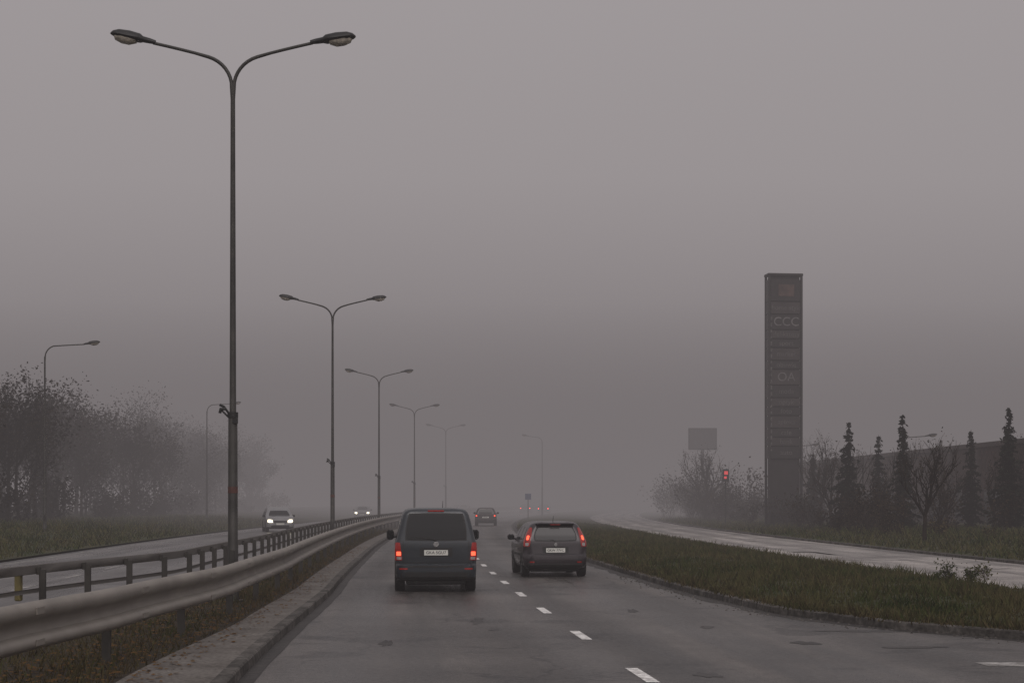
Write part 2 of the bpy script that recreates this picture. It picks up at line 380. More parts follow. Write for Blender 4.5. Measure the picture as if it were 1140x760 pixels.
# ------------------------------------------------------------------ street lamps
def lamp_head(parent,base,dirx,tilt):
    mb=MB(); N=10; st=[(0,.05,.05),(.10,.075,.065),(.24,.09,.075),(.30,.15,.11),(.50,.17,.125),(.70,.16,.11),(.80,.11,.07),(.85,.03,.02)]
    ca,sa=math.cos(tilt),math.sin(tilt)
    for t,w,h in st:
        for j in range(N):
            a=2*math.pi*j/N; yy=w*math.cos(a); zz=h*math.sin(a); zz=zz if zz>0 else zz*.45
            mb.v.append((base[0]+dirx*(t*ca-zz*sa),base[1]+yy,base[2]+zz*ca+t*sa))
    for k in range(len(st)-1):
        for j in range(N):
            q=(j+1)%N; mb.f.append((k*N+j,k*N+q,(k+1)*N+q,(k+1)*N+j)); mb.m.append(0)
    mb.f.append(tuple(range(N))); mb.m.append(0)
    mb.obj('lamp_housing',[M_poled],parent,True,60)
    mb=MB(); st=[(.34,.02,.01),(.36,.11,.05),(.48,.135,.105),(.62,.135,.105),(.74,.10,.07),(.78,.02,.01)]
    for t,w,h in st:
        for j in range(N+1):
            a=math.pi+math.pi*j/N; zz=-.03+h*math.sin(a)
            mb.v.append((base[0]+dirx*(t*ca-zz*sa),base[1]+w*math.cos(a),base[2]+zz*ca+t*sa))
    for k in range(len(st)-1):
        for j in range(N): mb.f.append((k*(N+1)+j,k*(N+1)+j+1,(k+1)*(N+1)+j+1,(k+1)*(N+1)+j)); mb.m.append(0)
    mb.obj('lamp_glass',[M_lglass],parent,True,60)
def street_lamp(x,y,z0=.1,H=9.65,double=True,arm=1.5,rise=.75,sgn=1,s=1.0,rot=0,bracket=True):
    e=empty('street_lamp',(x,y,z0),rot); e.scale=(s,s,s)
    mb=MB()
    hs=[0,.05,.4,.42,3.4,3.5,H-1.2,H-.1]; rs=[.12,.12,.105,.095,.085,.062,.045,.043]
    mb.tube([(0,0,h) for h in hs],rs,12); mb.box((0,0,.02),(.34,.34,.05),0,.01)
    mb.box((0,-.09,.75),(.10,.03,.45),0,.01)
    mb.obj('pole',[M_pole],e,True,35)
    for sg in ((-1,1) if double else (sgn,)):
        mb=MB(); pts=[]
        pts.append((0,0,H-.35)); pts.append((sg*.015,0,H-.1))
        for k in range(1,9):
            a=k/8*math.radians(72); R=.62
            pts.append((sg*(.02+R*(1-math.cos(a))),0,H-.1+R*math.sin(a)*.95))
        x0,z1=abs(pts[-1][0]),pts[-1][2]; tot=arm
        for k in range(1,5):
            t=k/4; pts.append((sg*(x0+(tot-x0)*t),0,z1+(rise-(z1-H))*(t**.9)))
        mb.tube(pts,[.042]*2+[.034]*8+[.030]*4,8); mb.obj('arm',[M_pole],e,True,50)
        b=pts[-1]; lamp_head(e,(b[0]-sg*.04,0,b[2]),sg,math.radians(8) if sg>0 else math.radians(12))
    if bracket:
        mb=MB(); mb.tube([(0,0,3.42),(0,0,3.52)],.10,10)
        mb.tube([(-.06,0,3.48),(-.16,-.02,3.62),(-.24,-.03,3.66)],[.022,.025,.03],6); mb.tube([(-.05,0,3.40),(-.2,-.02,3.55),(-.17,-.02,3.60)],[.02,.02,.02],6)
        mb.tube([(-.13,-.02,3.58),(-.22,-.02,3.58),(-.24,-.02,3.50)],[.03,.035,.03],6); mb.box((.05,-.05,3.36),(.1,.08,.12),0,.01)
        mb.obj('bracket',[M_poled],e,True,40)
        mb=MB(); mb.tube([(0,0,2.02),(0,0,2.14)],.094,12); mb.obj('sticker',[M_sticker],e,True)
    return e
for i in range(5):
    d=31.7+40.6*i; street_lamp(cx(d)-5.72,d,.12,arm=1.48,rise=.72)
for d,o in((88,-21.6),(142,-22.2)): street_lamp(cx(d)+o,d,.3,H=9.2,double=False,sgn=1,arm=2.05,rise=.55,bracket=False)
street_lamp(cx(199)+5.1,199,.1,H=8.8,double=False,sgn=-1,arm=1.6,rise=.6,bracket=False)
street_lamp(26.9,118,.3,H=5.6,double=False,sgn=1,arm=1.7,rise=.55,bracket=False,s=1.0)
street_lamp(24.6,150,.3,H=6.0,double=False,sgn=1,arm=1.6,rise=.55,bracket=False)

# ------------------------------------------------------------------ vehicles
def vehicle(name,x,y,rot,rows,paint_m,wheels,spec):
    e=empty(name,(x,y,0),rot)
    def outline(hw,y0,y1,rc):
        pts=[]; nc=6
        rc=min(rc,hw*.95,(y1-y0)*.45)
        corners=[(hw-rc,y0+rc,-90),(hw-rc,y1-rc,0),(-hw+rc,y1-rc,90),(-hw+rc,y0+rc,180)]
        for (px,py,a0) in corners:
            for k in range(nc+1):
                a=math.radians(a0+90*k/nc); pts.append((px+rc*math.cos(a),py+rc*math.sin(a)))
        return pts
    V=[];F=[]; n=28
    for (z,hw,y0,y1,rc) in rows:
        for p in outline(hw,y0,y1,rc): V.append((p[0],p[1],z))
    for k in range(len(rows)-1):
        for j in range(n):
            q=(j+1)%n; F.append((k*n+j,k*n+q,(k+1)*n+q,(k+1)*n+j))
    F.append(tuple(range(n-1,-1,-1))); F.append(tuple((len(rows)-1)*n+j for j in range(n)))
    fm=[1 if (k//n)<len(rows)-1 and rows[min(k//n+1,len(rows)-1)][0]<=spec.get('black_below',0) else 0 for k in range(len(F))]
    body=mesh_obj('body',V,F,[paint_m,M_black],e,True,fm,None,32)
    bvh=BVHTree.FromPolygons([Vector(v) for v in V],F)
    Lm=max(r[3] for r in rows)
    def panel(pn,face,quad,mat,off=.006,rnd=.2,nu=8,nv=8):
        PV=[];PF=[]
        for jv in range(nv+1):
            for iu in range(nu+1):
                u=iu/nu*2-1; v=jv/nv*2-1
                uu=u*math.sqrt(1-rnd*v*v/2); vv=v*math.sqrt(1-rnd*u*u/2)
                s=(uu+1)/2;t=(vv+1)/2
                a=(1-t)*((1-s)*quad[0][0]+s*quad[1][0])+t*((1-s)*quad[3][0]+s*quad[2][0])
                b=(1-t)*((1-s)*quad[0][1]+s*quad[1][1])+t*((1-s)*quad[3][1]+s*quad[2][1])
                if face=='rear': o,dr=Vector((a,-4,b)),Vector((0,1,0))
                elif face=='front': o,dr=Vector((a,Lm+4,b)),Vector((0,-1,0))
                elif face=='L': o,dr=Vector((-4,a,b)),Vector((1,0,0))
                else: o,dr=Vector((4,a,b)),Vector((-1,0,0))
                h=bvh.ray_cast(o,dr)
                p=h[0] if h[0] is not None else (PV[-1] if PV else o+dr*4)
                if h[0] is not None: p=p-dr*off
                PV.append(Vector(p))
        for jv in range(nv):
            for iu in range(nu):
                i=jv*(nu+1)+iu; q=(i,i+1,i+nu+2,i+nu+1)
                PF.append(q if face in('rear','R') else q[::-1])
        return mesh_obj(pn,PV,PF,mat,e,True)
    def sym(pn,face,quad,mat,**k):
        panel(pn,face,quad,mat,**k); panel(pn,face,[(-quad[1][0],quad[1][1]),(-quad[0][0],quad[0][1]),(-quad[3][0],quad[3][1]),(-quad[2][0],quad[2][1])],mat,**k)
    R,W,ys,hw=wheels
    for yy in ys:
        for sg in(-1,1):
            panel('wheel_arch','R' if sg>0 else 'L',[(yy-R*1.12,.0+rows[0][0]+.01),(yy+R*1.12,rows[0][0]+.01),(yy+R*1.0,R*2.12),(yy-R*1.0,R*2.12)],M_black,off=.004,rnd=.75)
            mb=MB(); xo=sg*(hw+.02); xi=sg*(hw-W)
            prof=[(xi,R*.55),(xi,R*.93),(xi+sg*.02,R),(xo-sg*.02,R),(xo,R*.93),(xo,R*.64)]
            n2=24
            for (px,rr) in prof:
                for j in range(n2): a=2*math.pi*j/n2; mb.v.append((px,yy+rr*math.cos(a),R+rr*math.sin(a)))
            for k in range(len(prof)-1):
                for j in range(n2): q=(j+1)%n2; mb.f.append((k*n2+j,k*n2+q,(k+1)*n2+q,(k+1)*n2+j)); mb.m.append(0)
            mb.f.append(tuple(range(n2))); mb.m.append(0)
            i=len(mb.v); prof=[(xo-sg*.005,R*.64),(xo-sg*.02,R*.56),(xo-sg*.015,R*.16),(xo-sg*.005,R*.12)]
            for (px,rr) in prof:
                for j in range(n2):
                    a=2*math.pi*j/n2; mb.v.append((px,yy+rr*math.cos(a),R+rr*math.sin(a)))
            for k in range(3):
                for j in range(n2):
                    q=(j+1)%n2; mb.f.append((i+k*n2+j,i+k*n2+q,i+(k+1)*n2+q,i+(k+1)*n2+j)); mb.m.append(0 if (k==1 and j%5<2) else 1)
            mb.f.append(tuple(i+3*n2+j for j in range(n2))); mb.m.append(1)
            mb.obj('wheel',[M_tyre,M_rim],e,True,40)
    spec['build'](e,panel,sym,bvh)
    return e
def text(parent,s,size,loc,mat,rot=(math.pi/2,0,0),name='lettering'):
    c=bpy.data.curves.new(name,'FONT'); c.body=s; c.size=size; c.align_x='CENTER'; c.align_y='CENTER'; c.extrude=.002
    c.materials.append(mat); o=link(bpy.data.objects.new(name,c)); o.location=loc; o.rotation_euler=rot; o.parent=parent; return o
M_ink=simple('plate_ink',(.02,.02,.02),.6)
def plate_panel(e,panel,z,txt,w=.52,h=.115):
    panel('plate_surround','rear',[(-w/2-.02,z-h/2-.015),(w/2+.02,z-h/2-.015),(w/2+.02,z+h/2+.015),(-w/2-.02,z+h/2+.015)],M_black,off=.010,rnd=.02)
    p=panel('number_plate','rear',[(-w/2,z-h/2),(w/2,z-h/2),(w/2,z+h/2),(-w/2,z+h/2)],M_plate,off=.016,rnd=.02)
    yy=min(v.co.y for v in p.data.vertices)
    text(e,txt,h*.80,(0.0,yy-.004,z),M_ink,name='plate_text')
def mirrors(e,hw,y,z,mat,w=.19,h=.2):
    for sg in(-1,1):
        mb=MB(); mb.box((sg*(hw+.03+w/2),y,z),(w,.12,h),0,.04); mb.box((sg*(hw+.01),y,z-.05),(.1,.05,.05),0,.01)
        mb.box((sg*(hw+.03+w/2),y-.0625,z),(w-.05,.004,h-.05),1); mb.obj('wing_mirror',[mat,M_glass],e,True,35)

# --- van
P_van=paint('van_paint',(.018,.024,.031),.45)
van_rows=[(.24,.78,.10,4.2,.18),(.27,.84,-.02,4.32,.2),(.33,.875,-.06,4.36,.2),(.45,.885,-.075,4.38,.2),(.585,.885,-.07,4.38,.2),(.61,.882,-.03,4.37,.18),(.63,.885,.015,4.36,.14),
 (.80,.895,0.0,4.30,.13),(.95,.895,0.0,4.15,.13),(1.04,.89,.002,3.75,.13),(1.10,.882,.008,3.45,.12),(1.13,.868,.015,3.35,.12),(1.35,.815,.045,3.05,.12),(1.55,.765,.085,2.80,.12),(1.68,.73,.11,2.62,.13),(1.75,.70,.13,2.5,.15),(1.80,.655,.17,2.3,.2),(1.83,.57,.28,2.0,.25),(1.845,.35,.6,1.6,.3)]
def van_build(e,panel,sym,bvh):
    panel('rear_window','rear',[(-.66,1.155),(.66,1.155),(.585,1.70),(-.585,1.70)],M_glass,off=.008,rnd=.16,nu=12)
    panel('rear_window_seal','rear',[(-.70,1.12),(.70,1.12),(.615,1.73),(-.615,1.73)],M_black,off=.003,rnd=.16,nu=12)
    sym('tail_lamp','rear',[(.735,.70),(.875,.70),(.875,1.09),(.785,1.09)],M_red,off=.006,rnd=.12)
    sym('brake_lamp','rear',[(.765,.80),(.865,.80),(.865,.89),(.765,.89)],M_redlit,off=.012,rnd=.2)
    sym('reversing_lamp','rear',[(.755,.715),(.86,.715),(.86,.775),(.755,.775)],M_clear,off=.012,rnd=.2)
    for sg in (-1,1):
        panel('tail_lamp_side','R' if sg>0 else 'L',[(.02,.70),(.14,.70),(.11,1.09),(.02,1.09)],M_red,off=.006,rnd=.1)
    plate_panel(e,panel,.865,'GKA 5GU7')
    panel('plate_recess','rear',[(-.36,.78),(.36,.78),(.36,.97),(-.36,.97)],M_black,off=.004,rnd=.1)
    for sg in(-1,1): panel('hatch_seam','rear',[(sg*.715-.006,.64),(sg*.715+.006,.64),(sg*.715+.006,1.12),(sg*.715-.006,1.12)],M_black,off=.004,rnd=0,nu=1)
    panel('hatch_seam','rear',[(-.72,.638),(.72,.638),(.72,.652),(-.72,.652)],M_black,off=.004,rnd=0)
    sym('bumper_reflector','rear',[(.62,.50),(.80,.50),(.80,.53),(.62,.53)],M_red,off=.006,rnd=.1)
    panel('bumper_lower','rear',[(-.86,.275),(.86,.275),(.87,.44),(-.87,.44)],M_black,off=.005,rnd=.05,nu=16)
    panel('bumper_step','rear',[(-.6,.545),(.6,.545),(.6,.585),(-.6,.585)],M_black,off=.006,rnd=.05)
    mb=MB(); mb.tube([(0,-.022,1.05+0),(0,-.026,1.05)],.058,18); mb.obj('badge',[M_chrome],e,True)
    mb=MB(); mb.tube([(0,-.03,1.13),(-.05,-.0,1.16),(-.40,.015,1.20)],[.016,.012,.008],6); mb.tube([(-.15,.012,1.19),(-.55,.02,1.21)],[.008,.006],5); mb.obj('rear_wiper',[M_black],e,True)
    mb=MB(); mb.box((0,.135,1.775),(.36,.04,.03),0,.01); mb.obj('high_brake_lamp',[M_red],e)
    mb=MB(); mb.tube([(.2,1.9,1.84),(.2,1.72,2.0)],[.008,.004],5); mb.obj('aerial',[M_black],e)
    mb=MB(); mb.tube([(-.45,.02,.22),(-.45,.3,.24)],.03,10); mb.obj('exhaust',[M_black],e,True)
    mb=MB(); mb.box((0,2.1,.22),(1.3,4.0,.12),0,.03); mb.obj('underbody',[M_black],e)
    for s in('L','R'):
        q=lambda a,b:[(a[0],1.17),(b[0],1.17),(b[1],1.62),(a[1],1.62)]
        panel('side_window',s,q((.28,.33),(1.2,1.2)),M_glass,off=.006,rnd=.1); panel('side_window',s,q((1.3,1.3),(2.2,2.15)),M_glass,off=.006,rnd=.1)
        panel('side_window',s,q((2.3,2.25),(3.1,2.75)),M_glass,off=.006,rnd=.1)
        panel('side_rubbing_strip',s,[(1.2,.60),(3.1,.60),(3.1,.68),(1.2,.68)],M_black,off=.006,rnd=.02)
    panel('windscreen','front',[(-.74,1.17),(.74,1.17),(.66,1.66),(-.66,1.66)],M_glass,off=.008)
    mirrors(e,.885,2.95,1.20,M_black,.17,.23)
d=37.3
vehicle('van',-1.66,d,-math.atan(slope(d)),van_rows,P_van,(.315,.2,(.78,3.55),.875),{'build':van_build,'black_below':.33})

# --- compact hatchback
P_h=paint('hatchback_paint',(.020,.014,.018),.4)
h_rows=[(.21,.72,.10,3.9,.2),(.25,.79,0,3.98,.25),(.32,.83,-.05,4.02,.28),(.46,.845,-.06,4.04,.3),(.57,.847,-.045,4.04,.3),(.60,.843,-.01,4.02,.28),
 (.74,.850,.01,3.98,.26),(.85,.845,.02,3.8,.24),(.92,.832,.03,3.45,.22),(.96,.815,.045,3.2,.2),(1.10,.765,.10,2.95,.2),(1.24,.705,.17,2.72,.2),(1.34,.655,.22,2.5,.2),(1.39,.61,.24,2.35,.22),(1.425,.55,.27,2.2,.25),(1.45,.44,.45,1.9,.28),(1.46,.26,.8,1.6,.25)]
def h_build(e,panel,sym,bvh):
    panel('rear_window_seal','rear',[(-.60,.93),(.60,.93),(.50,1.325),(-.50,1.325)],M_black,off=.003,rnd=.3,nu=12)
    panel('rear_window','rear',[(-.57,.96),(.57,.96),(.47,1.30),(-.47,1.30)],M_glass,off=.008,rnd=.3,nu=12)
    sym('tail_lamp','rear',[(.68,.80),(.80,.80),(.66,1.30),(.59,1.30)],M_red,off=.008,rnd=.2)
    sym('brake_lamp','rear',[(.70,.98),(.765,.97),(.735,1.09),(.675,1.09)],M_redlit,off=.016,rnd=.3)
    sym('indicator_lamp','rear',[(.71,.82),(.79,.82),(.785,.90),(.70,.90)],M_clear,off=.016,rnd=.3)
    for s in('L','R'): panel('tail_lamp_side',s,[(.07,.80),(.16,.80),(.30,1.27),(.22,1.27)],M_red,off=.006,rnd=.2)
    plate_panel(e,panel,.705,'GKW 77VC',.50,.11)
    panel('plate_recess','rear',[(-.34,.635),(.34,.635),(.34,.80),(-.34,.80)],M_black,off=.004,rnd=.1)
    panel('bumper_lower','rear',[(-.78,.235),(.78,.235),(.81,.37),(-.81,.37)],M_black,off=.006,rnd=.05,nu=16)
    sym('bumper_reflector','rear',[(.56,.385),(.68,.385),(.68,.415),(.56,.415)],M_red,off=.010,rnd=.1)
    panel('hatch_seam','rear',[(-.66,.605),(.66,.605),(.66,.618),(-.66,.618)],M_black,off=.005,rnd=0)
    mb=MB(); mb.box((0,.21,1.395),(1.02,.20,.03),0,.012); mb.obj('roof_spoiler',[P_h],e,True)
    mb=MB(); mb.box((0,.10,1.372),(.26,.015,.016),0,.004); mb.obj('high_brake_lamp',[M_red],e)
    mb=MB(); mb.tube([(0,.03,.92),(-.05,.04,.97),(-.36,.07,1.0)],[.014,.01,.006],6); mb.obj('rear_wiper',[M_black],e,True)
    mb=MB(); mb.tube([(0,-.0,.86),(0,.012,.86)],.045,16); mb.obj('badge',[M_chrome],e,True)
    mb=MB(); mb.tube([(0,.7,1.45),(0,.50,1.60)],[.007,.004],5); mb.obj('aerial',[M_black],e)
    mb=MB(); mb.box((0,2.0,.20),(1.3,3.6,.12),0,.03); mb.obj('underbody',[M_black],e)
    for s in('L','R'):
        panel('side_window',s,[(.45,.98),(1.25,.96),(1.25,1.29),(.58,1.29)],M_glass,off=.006,rnd=.15); panel('side_window',s,[(1.32,.96),(2.15,.96),(2.1,1.32),(1.32,1.32)],M_glass,off=.006,rnd=.1)
        panel('side_window',s,[(2.22,.96),(3.0,.97),(2.62,1.27),(2.2,1.32)],M_glass,off=.006,rnd=.1)
        panel('side_rubbing_strip',s,[(1.1,.54),(2.7,.54),(2.7,.60),(1.1,.60)],M_black,off=.006,rnd=.02)
    panel('windscreen','front',[(-.68,.99),(.68,.99),(.56,1.32),(-.56,1.32)],M_glass,off=.008)
    mirrors(e,.815,2.75,1.0,P_h,.19,.15)
d=44.6
vehicle('hatchback_car',1.14,d,-math.atan(slope(d))+.02,h_rows,P_h,(.30,.19,(.62,3.22),.832),{'build':h_build,'black_below':.28})

# --- other traffic
def far_rear(lit):
    def b(e,panel,sym,bvh):
        panel('rear_window','rear',[(-.57,.96),(.57,.96),(.47,1.30),(-.47,1.30)],M_glass,off=.008,rnd=.25)
        sym('tail_lamp','rear',[(.60,.72),(.81,.72),(.79,.90),(.62,.90)],M_red,off=.010,rnd=.2)
        sym('brake_lamp','rear',[(.66,.75),(.79,.75),(.77,.86),(.68,.86)],lit,off=.016,rnd=.4)
        plate_panel(e,panel,.68,'GD 402')
        panel('bumper_lower','rear',[(-.76,.245),(.76,.245),(.80,.42),(-.80,.42)],M_black,off=.006,rnd=.05,nu=16)
        for s in('L','R'):
            panel('side_window',s,[(.5,.98),(2.9,.97),(2.55,1.29),(.6,1.29)],M_glass,off=.006,rnd=.15)
        panel('windscreen','front',[(-.68,.99),(.68,.99),(.56,1.32),(-.56,1.32)],M_glass,off=.008)
        mirrors(e,.815,2.75,1.0,M_black,.19,.15)
    return b
def oncoming(lit):
    def b(e,panel,sym,bvh):
        sym('headlamp','front',[(.46,.60),(.81,.62),(.79,.82),(.48,.78)],M_reflector,off=.008,rnd=.4)
        sym('headlamp_bulb','front',[(.54,.63),(.73,.63),(.73,.77),(.54,.77)],lit,off=.014,rnd=.9)
        panel('grille','front',[(-.42,.55),(.42,.55),(.46,.74),(-.46,.74)],M_black,off=.006)
        panel('bumper_intake','front',[(-.6,.30),(.6,.30),(.55,.44),(-.55,.44)],M_black,off=.006)
        panel('windscreen','front',[(-.70,1.0),(.70,1.0),(.56,1.36),(-.56,1.36)],M_glass,off=.008)
        panel('number_plate','front',[(-.26,.46),(.26,.46),(.26,.57),(-.26,.57)],M_plate,off=.016,rnd=.02)
        for s in('L','R'):
            panel('side_window',s,[(.5,.98),(1.5,.98),(1.5,1.32),(.62,1.3)],M_glass,off=.006,rnd=.15); panel('side_window',s,[(1.6,.98),(3.0,.98),(2.6,1.28),(1.6,1.32)],M_glass,off=.006,rnd=.1)
        mirrors(e,.82,2.8,1.02,M_black,.19,.15)
    return b
W=(.31,.2,(.62,3.22),.838)
P_c=paint('dark_car_paint',(.02,.012,.014)); P_s=paint('silver_car_paint',(.24,.24,.245)); P_w=paint('light_car_paint',(.25,.25,.26)); 
suv=[(z*1.10 if z>.6 else z,hw*1.05,a,b,c) for z,hw,a,b,c in h_rows]
d=135.5; vehicle('hatchback_car',-2.1,d,-math.atan(slope(d)),h_rows,P_c,W,{'build':far_rear(M_redlit),'black_below':.3})
d=112.5; vehicle('oncoming_car',-15.6,d,math.pi-math.atan(slope(d))+.20,suv,P_s,(.34,.2,(.66,3.25),.87),{'build':oncoming(M_head),'black_below':.34})
d=186; vehicle('oncoming_car',cx(d)-14.0,d,math.pi-math.atan(slope(d))+.08,h_rows,P_w,W,{'build':oncoming(M_head),'black_below':.3})
for d,o in((258,2.1),(270,-1.7)): vehicle('distant_car',cx(d)+o,d,-math.atan(slope(d)),h_rows,P_c,W,{'build':far_rear(M_redfar),'black_below':.3})
for d,o in((258,-9.6),(272,-12.4)): vehicle('oncoming_car',cx(d)+o,d,math.pi-math.atan(slope(d)),h_rows,P_w,W,{'build':oncoming(M_headfar),'black_below':.3})

# ------------------------------------------------------------------ vegetation
def leaf_cards(C,n,spread,size,P):
    c=np.array(C)[rng.integers(0,len(C),n)]+rng.normal(0,1,(n,3))*spread
    a=rng.normal(0,1,(n,3)); a/=np.linalg.norm(a,axis=1)[:,None]; b=np.cross(a,rng.normal(0,1,(n,3))); b/=np.linalg.norm(b,axis=1)[:,None]
    s=(size*(.5+rng.random(n)))[:,None]
    P.append(np.stack([c-a*s,c+b*s*.6,c+a*s,c-b*s*.6],1).reshape(-1,3))
def grow(mb,p,dirv,length,rad,depth,tips,spread=.6,n=5,up=.15):
    segs=3; pts=[p]; q=p; dv=dirv.copy(); rr=[rad]
    for k in range(segs):
        dv=(dv+Vector((random.gauss(0,.13),random.gauss(0,.13),random.gauss(0,.08)+up*.3))).normalized()
        q=q+dv*(length/segs); pts.append(q); rr.append(rad*(1-.45*(k+1)/segs))
    mb.tube(pts,rr,n if depth>1 else 3,cap=False)
    tips.append(tuple(q)); tips.append(tuple(pts[2]))
    if depth<=0: return
    for k in range(random.choice((2,3,3))):
        base=pts[random.choice((1,2,3,3))]; a=random.uniform(0,6.28)
        nd=(dv+Vector((math.cos(a)*spread,math.sin(a)*spread,random.uniform(-.1,.4)))).normalized()
        grow(mb,base,nd,length*random.uniform(.6,.85),rad*.6,depth-1,tips,spread,4,up)
def bare_tree(x,y,h,leaves=0,name='bare_tree',z0=.3,depth=4,wide=.65):
    e=empty(name,(x,y,z0)); mb=MB(); tips=[]
    mb.tube([(0,0,-.3),(0,0,h*.12),(.03,0,h*.24)],[h*.022,h*.019,h*.017],7)
    for k in range(6):
        a=k*1.256+random.uniform(-.4,.4)
        grow(mb,Vector((.02,0,h*random.uniform(.16,.26))),Vector((math.cos(a)*wide,math.sin(a)*wide,1)).normalized(),h*.27,h*.012,depth-1,tips,wide*.85)
    grow(mb,Vector((.03,0,h*.24)),Vector((0,0,1)),h*.30,h*.014,depth,tips,wide*.8)
    mb.obj('trunk_and_branches',[M_bark],e)
    if leaves:
        P=[]; leaf_cards(tips,leaves,.12*h/4,.05,P); tri_mesh('leaves',np.concatenate(P),4,M_shrub,e)
for x,y,h,l,wd in ((17.4,72,4.7,200,.6),(17.0,150,7.5,900,.6),(26.3,150,7,900,.6),(19.4,104,4.6,500,.5),(21.6,108,5.4,400,.35),(24.7,97,4.6,300,.35),(22.0,88,3.0,300,.5),(29,98,5.0,300,.35),(20.2,112,5.6,400,.35),(23.2,102,5.2,300,.3),(26.8,95,4.2,300,.4),(21.0,98,3.6,300,.4)):
    bare_tree(x,y,h,l,wide=wd)
def fir(x,y,h,wd,z0=.3):
    e=empty('fir_tree',(x,y,z0)); mb=MB(); mb.tube([(0,0,-.3),(0,0,h*.5),(0,0,h)],[h*.022,h*.013,.01],6); mb.obj('trunk',[M_bark],e)
    P=[]; T=int(h*6)
    for k in range(T):
        t=(k+random.random())/T; z=h*(.06+.94*t); L_=wd*(1-t)**.8*random.uniform(.5,1.25)+.05
        for j in range(int(9-4*t)):
            a=random.uniform(0,6.28); dx,dy=math.cos(a),math.sin(a); m=max(5,int(L_*28)); Lj=L_*random.uniform(.65,1.2)
            s=rng.random(m)**.8; dro=-.30*Lj*s*s+.06*s
            c=np.stack([dx*Lj*s,dy*Lj*s,z+dro-.10*s],1)+rng.normal(0,.04,(m,3))
            aa=rng.normal(0,1,(m,3))+np.array([dx,dy,-.4])*1.4; aa/=np.linalg.norm(aa,axis=1)[:,None]; bb=np.cross(aa,rng.normal(0,1,(m,3))); bb/=np.linalg.norm(bb,axis=1)[:,None]
            sz=(.06+.09*rng.random(m))[:,None]
            P.append(np.stack([c-aa*sz,c+bb*sz*.5,c+aa*sz,c-bb*sz*.5],1).reshape(-1,3))
    tri_mesh('needles',np.concatenate(P),4,M_fir,e)
for px,top,dd,wd in ((945,470,100,1.2),(1005,463,96,.9),(978,484,104,.8),(1123,455,92,1.15),(1081,478,98,.85),(905,505,118,1.1)):
    x=(px-570)/1900*dd; fir(x,dd,(557-top)/1900*dd+1.7,wd)

def tree_mass(name,pts,leafmat_,leafn,lsize,dep=2,sp=.05):
    mb=MB(); P=[]
    for x,y,h in pts:
        tips=[]; b=Vector((x,y,0))
        mb.tube([b,b+Vector((random.gauss(0,.15),0,h*.3)),b+Vector((random.gauss(0,.3),0,h*.55))],[h*.014,h*.011,h*.006],5,cap=False)
        for k in range(7):
            a=random.uniform(0,6.28); grow(mb,b+Vector((0,0,h*random.uniform(.2,.55))),Vector((math.cos(a)*.7,math.sin(a)*.7,1)).normalized(),h*.22,h*.006,dep,tips,.7,3)
        leaf_cards(tips,leafn,h*sp,lsize,P)
    e=empty(name); mb.obj('trunks',[M_bark],e); tri_mesh('foliage',np.concatenate(P),4,leafmat_,e)
pts=[]
d=96
while d<220:
    for k in range(4):
        off=-31.0-k*random.uniform(3.5,5.0)+random.gauss(0,1.2); pts.append((cx(d)*.4+off,d+random.gauss(0,2),random.uniform(9.2,12.8)*(1 if k else .82)))
    d+=4.8
tree_mass('treeline',pts,M_leafd,1900,.10,2,.042)
def shrubs(name,region,n,hr,mat,ls=.09,ln=170,sp=.09):
    P=[];mb=MB()
    for i in range(n):
        x,y=region(i); h=random.uniform(*hr); b=Vector((x,y,.1)); tips=[]
        for k in range(5):
            a=random.uniform(0,6.28); grow(mb,b,Vector((math.cos(a)*.45,math.sin(a)*.45,1)).normalized(),h*.5,.02 if h>.7 else .006,2,tips,.5,3)
        leaf_cards(tips,ln,h*sp,ls,P)
    e=empty(name); mb.obj('stems',[M_bark],e); tri_mesh('foliage',np.concatenate(P),4,mat,e)
shrubs('undergrowth',lambda i:(cx(96+i*1.8)*.4-29-random.uniform(0,4),96+i*1.8+random.gauss(0,1),),70,(1.4,3.4),M_leafd,.12,260)
shrubs('roadside_shrubs',lambda i:(cx(84+i*1.0)+random.uniform(20.5,28),84+i*1.0),110,(1.0,2.6),M_shrub,.07,260)
shrubs('roadside_shrubs',lambda i:(cx(140+i*1.3)+random.uniform(18.5,25),140+i*1.3),45,(2.2,4.6),M_shrub,.10,300)
shrubs('weed_plant',lambda i:(9.9+i*.17,39.8+random.gauss(0,.25)),8,(.15,.42),M_blade,.028,110,.2)
shrubs('roadside_shrubs',lambda i:(cx(66+i*1.3)+random.uniform(22,34),66+i*1.3),30,(.5,1.2),M_blade2,.06,150)
pts=[(cx(d)*.8+random.uniform(30,60),d,random.uniform(5,8)) for d in range(170,215,3)]
tree_mass('distant_trees',pts,M_leafd,500,.2,1)

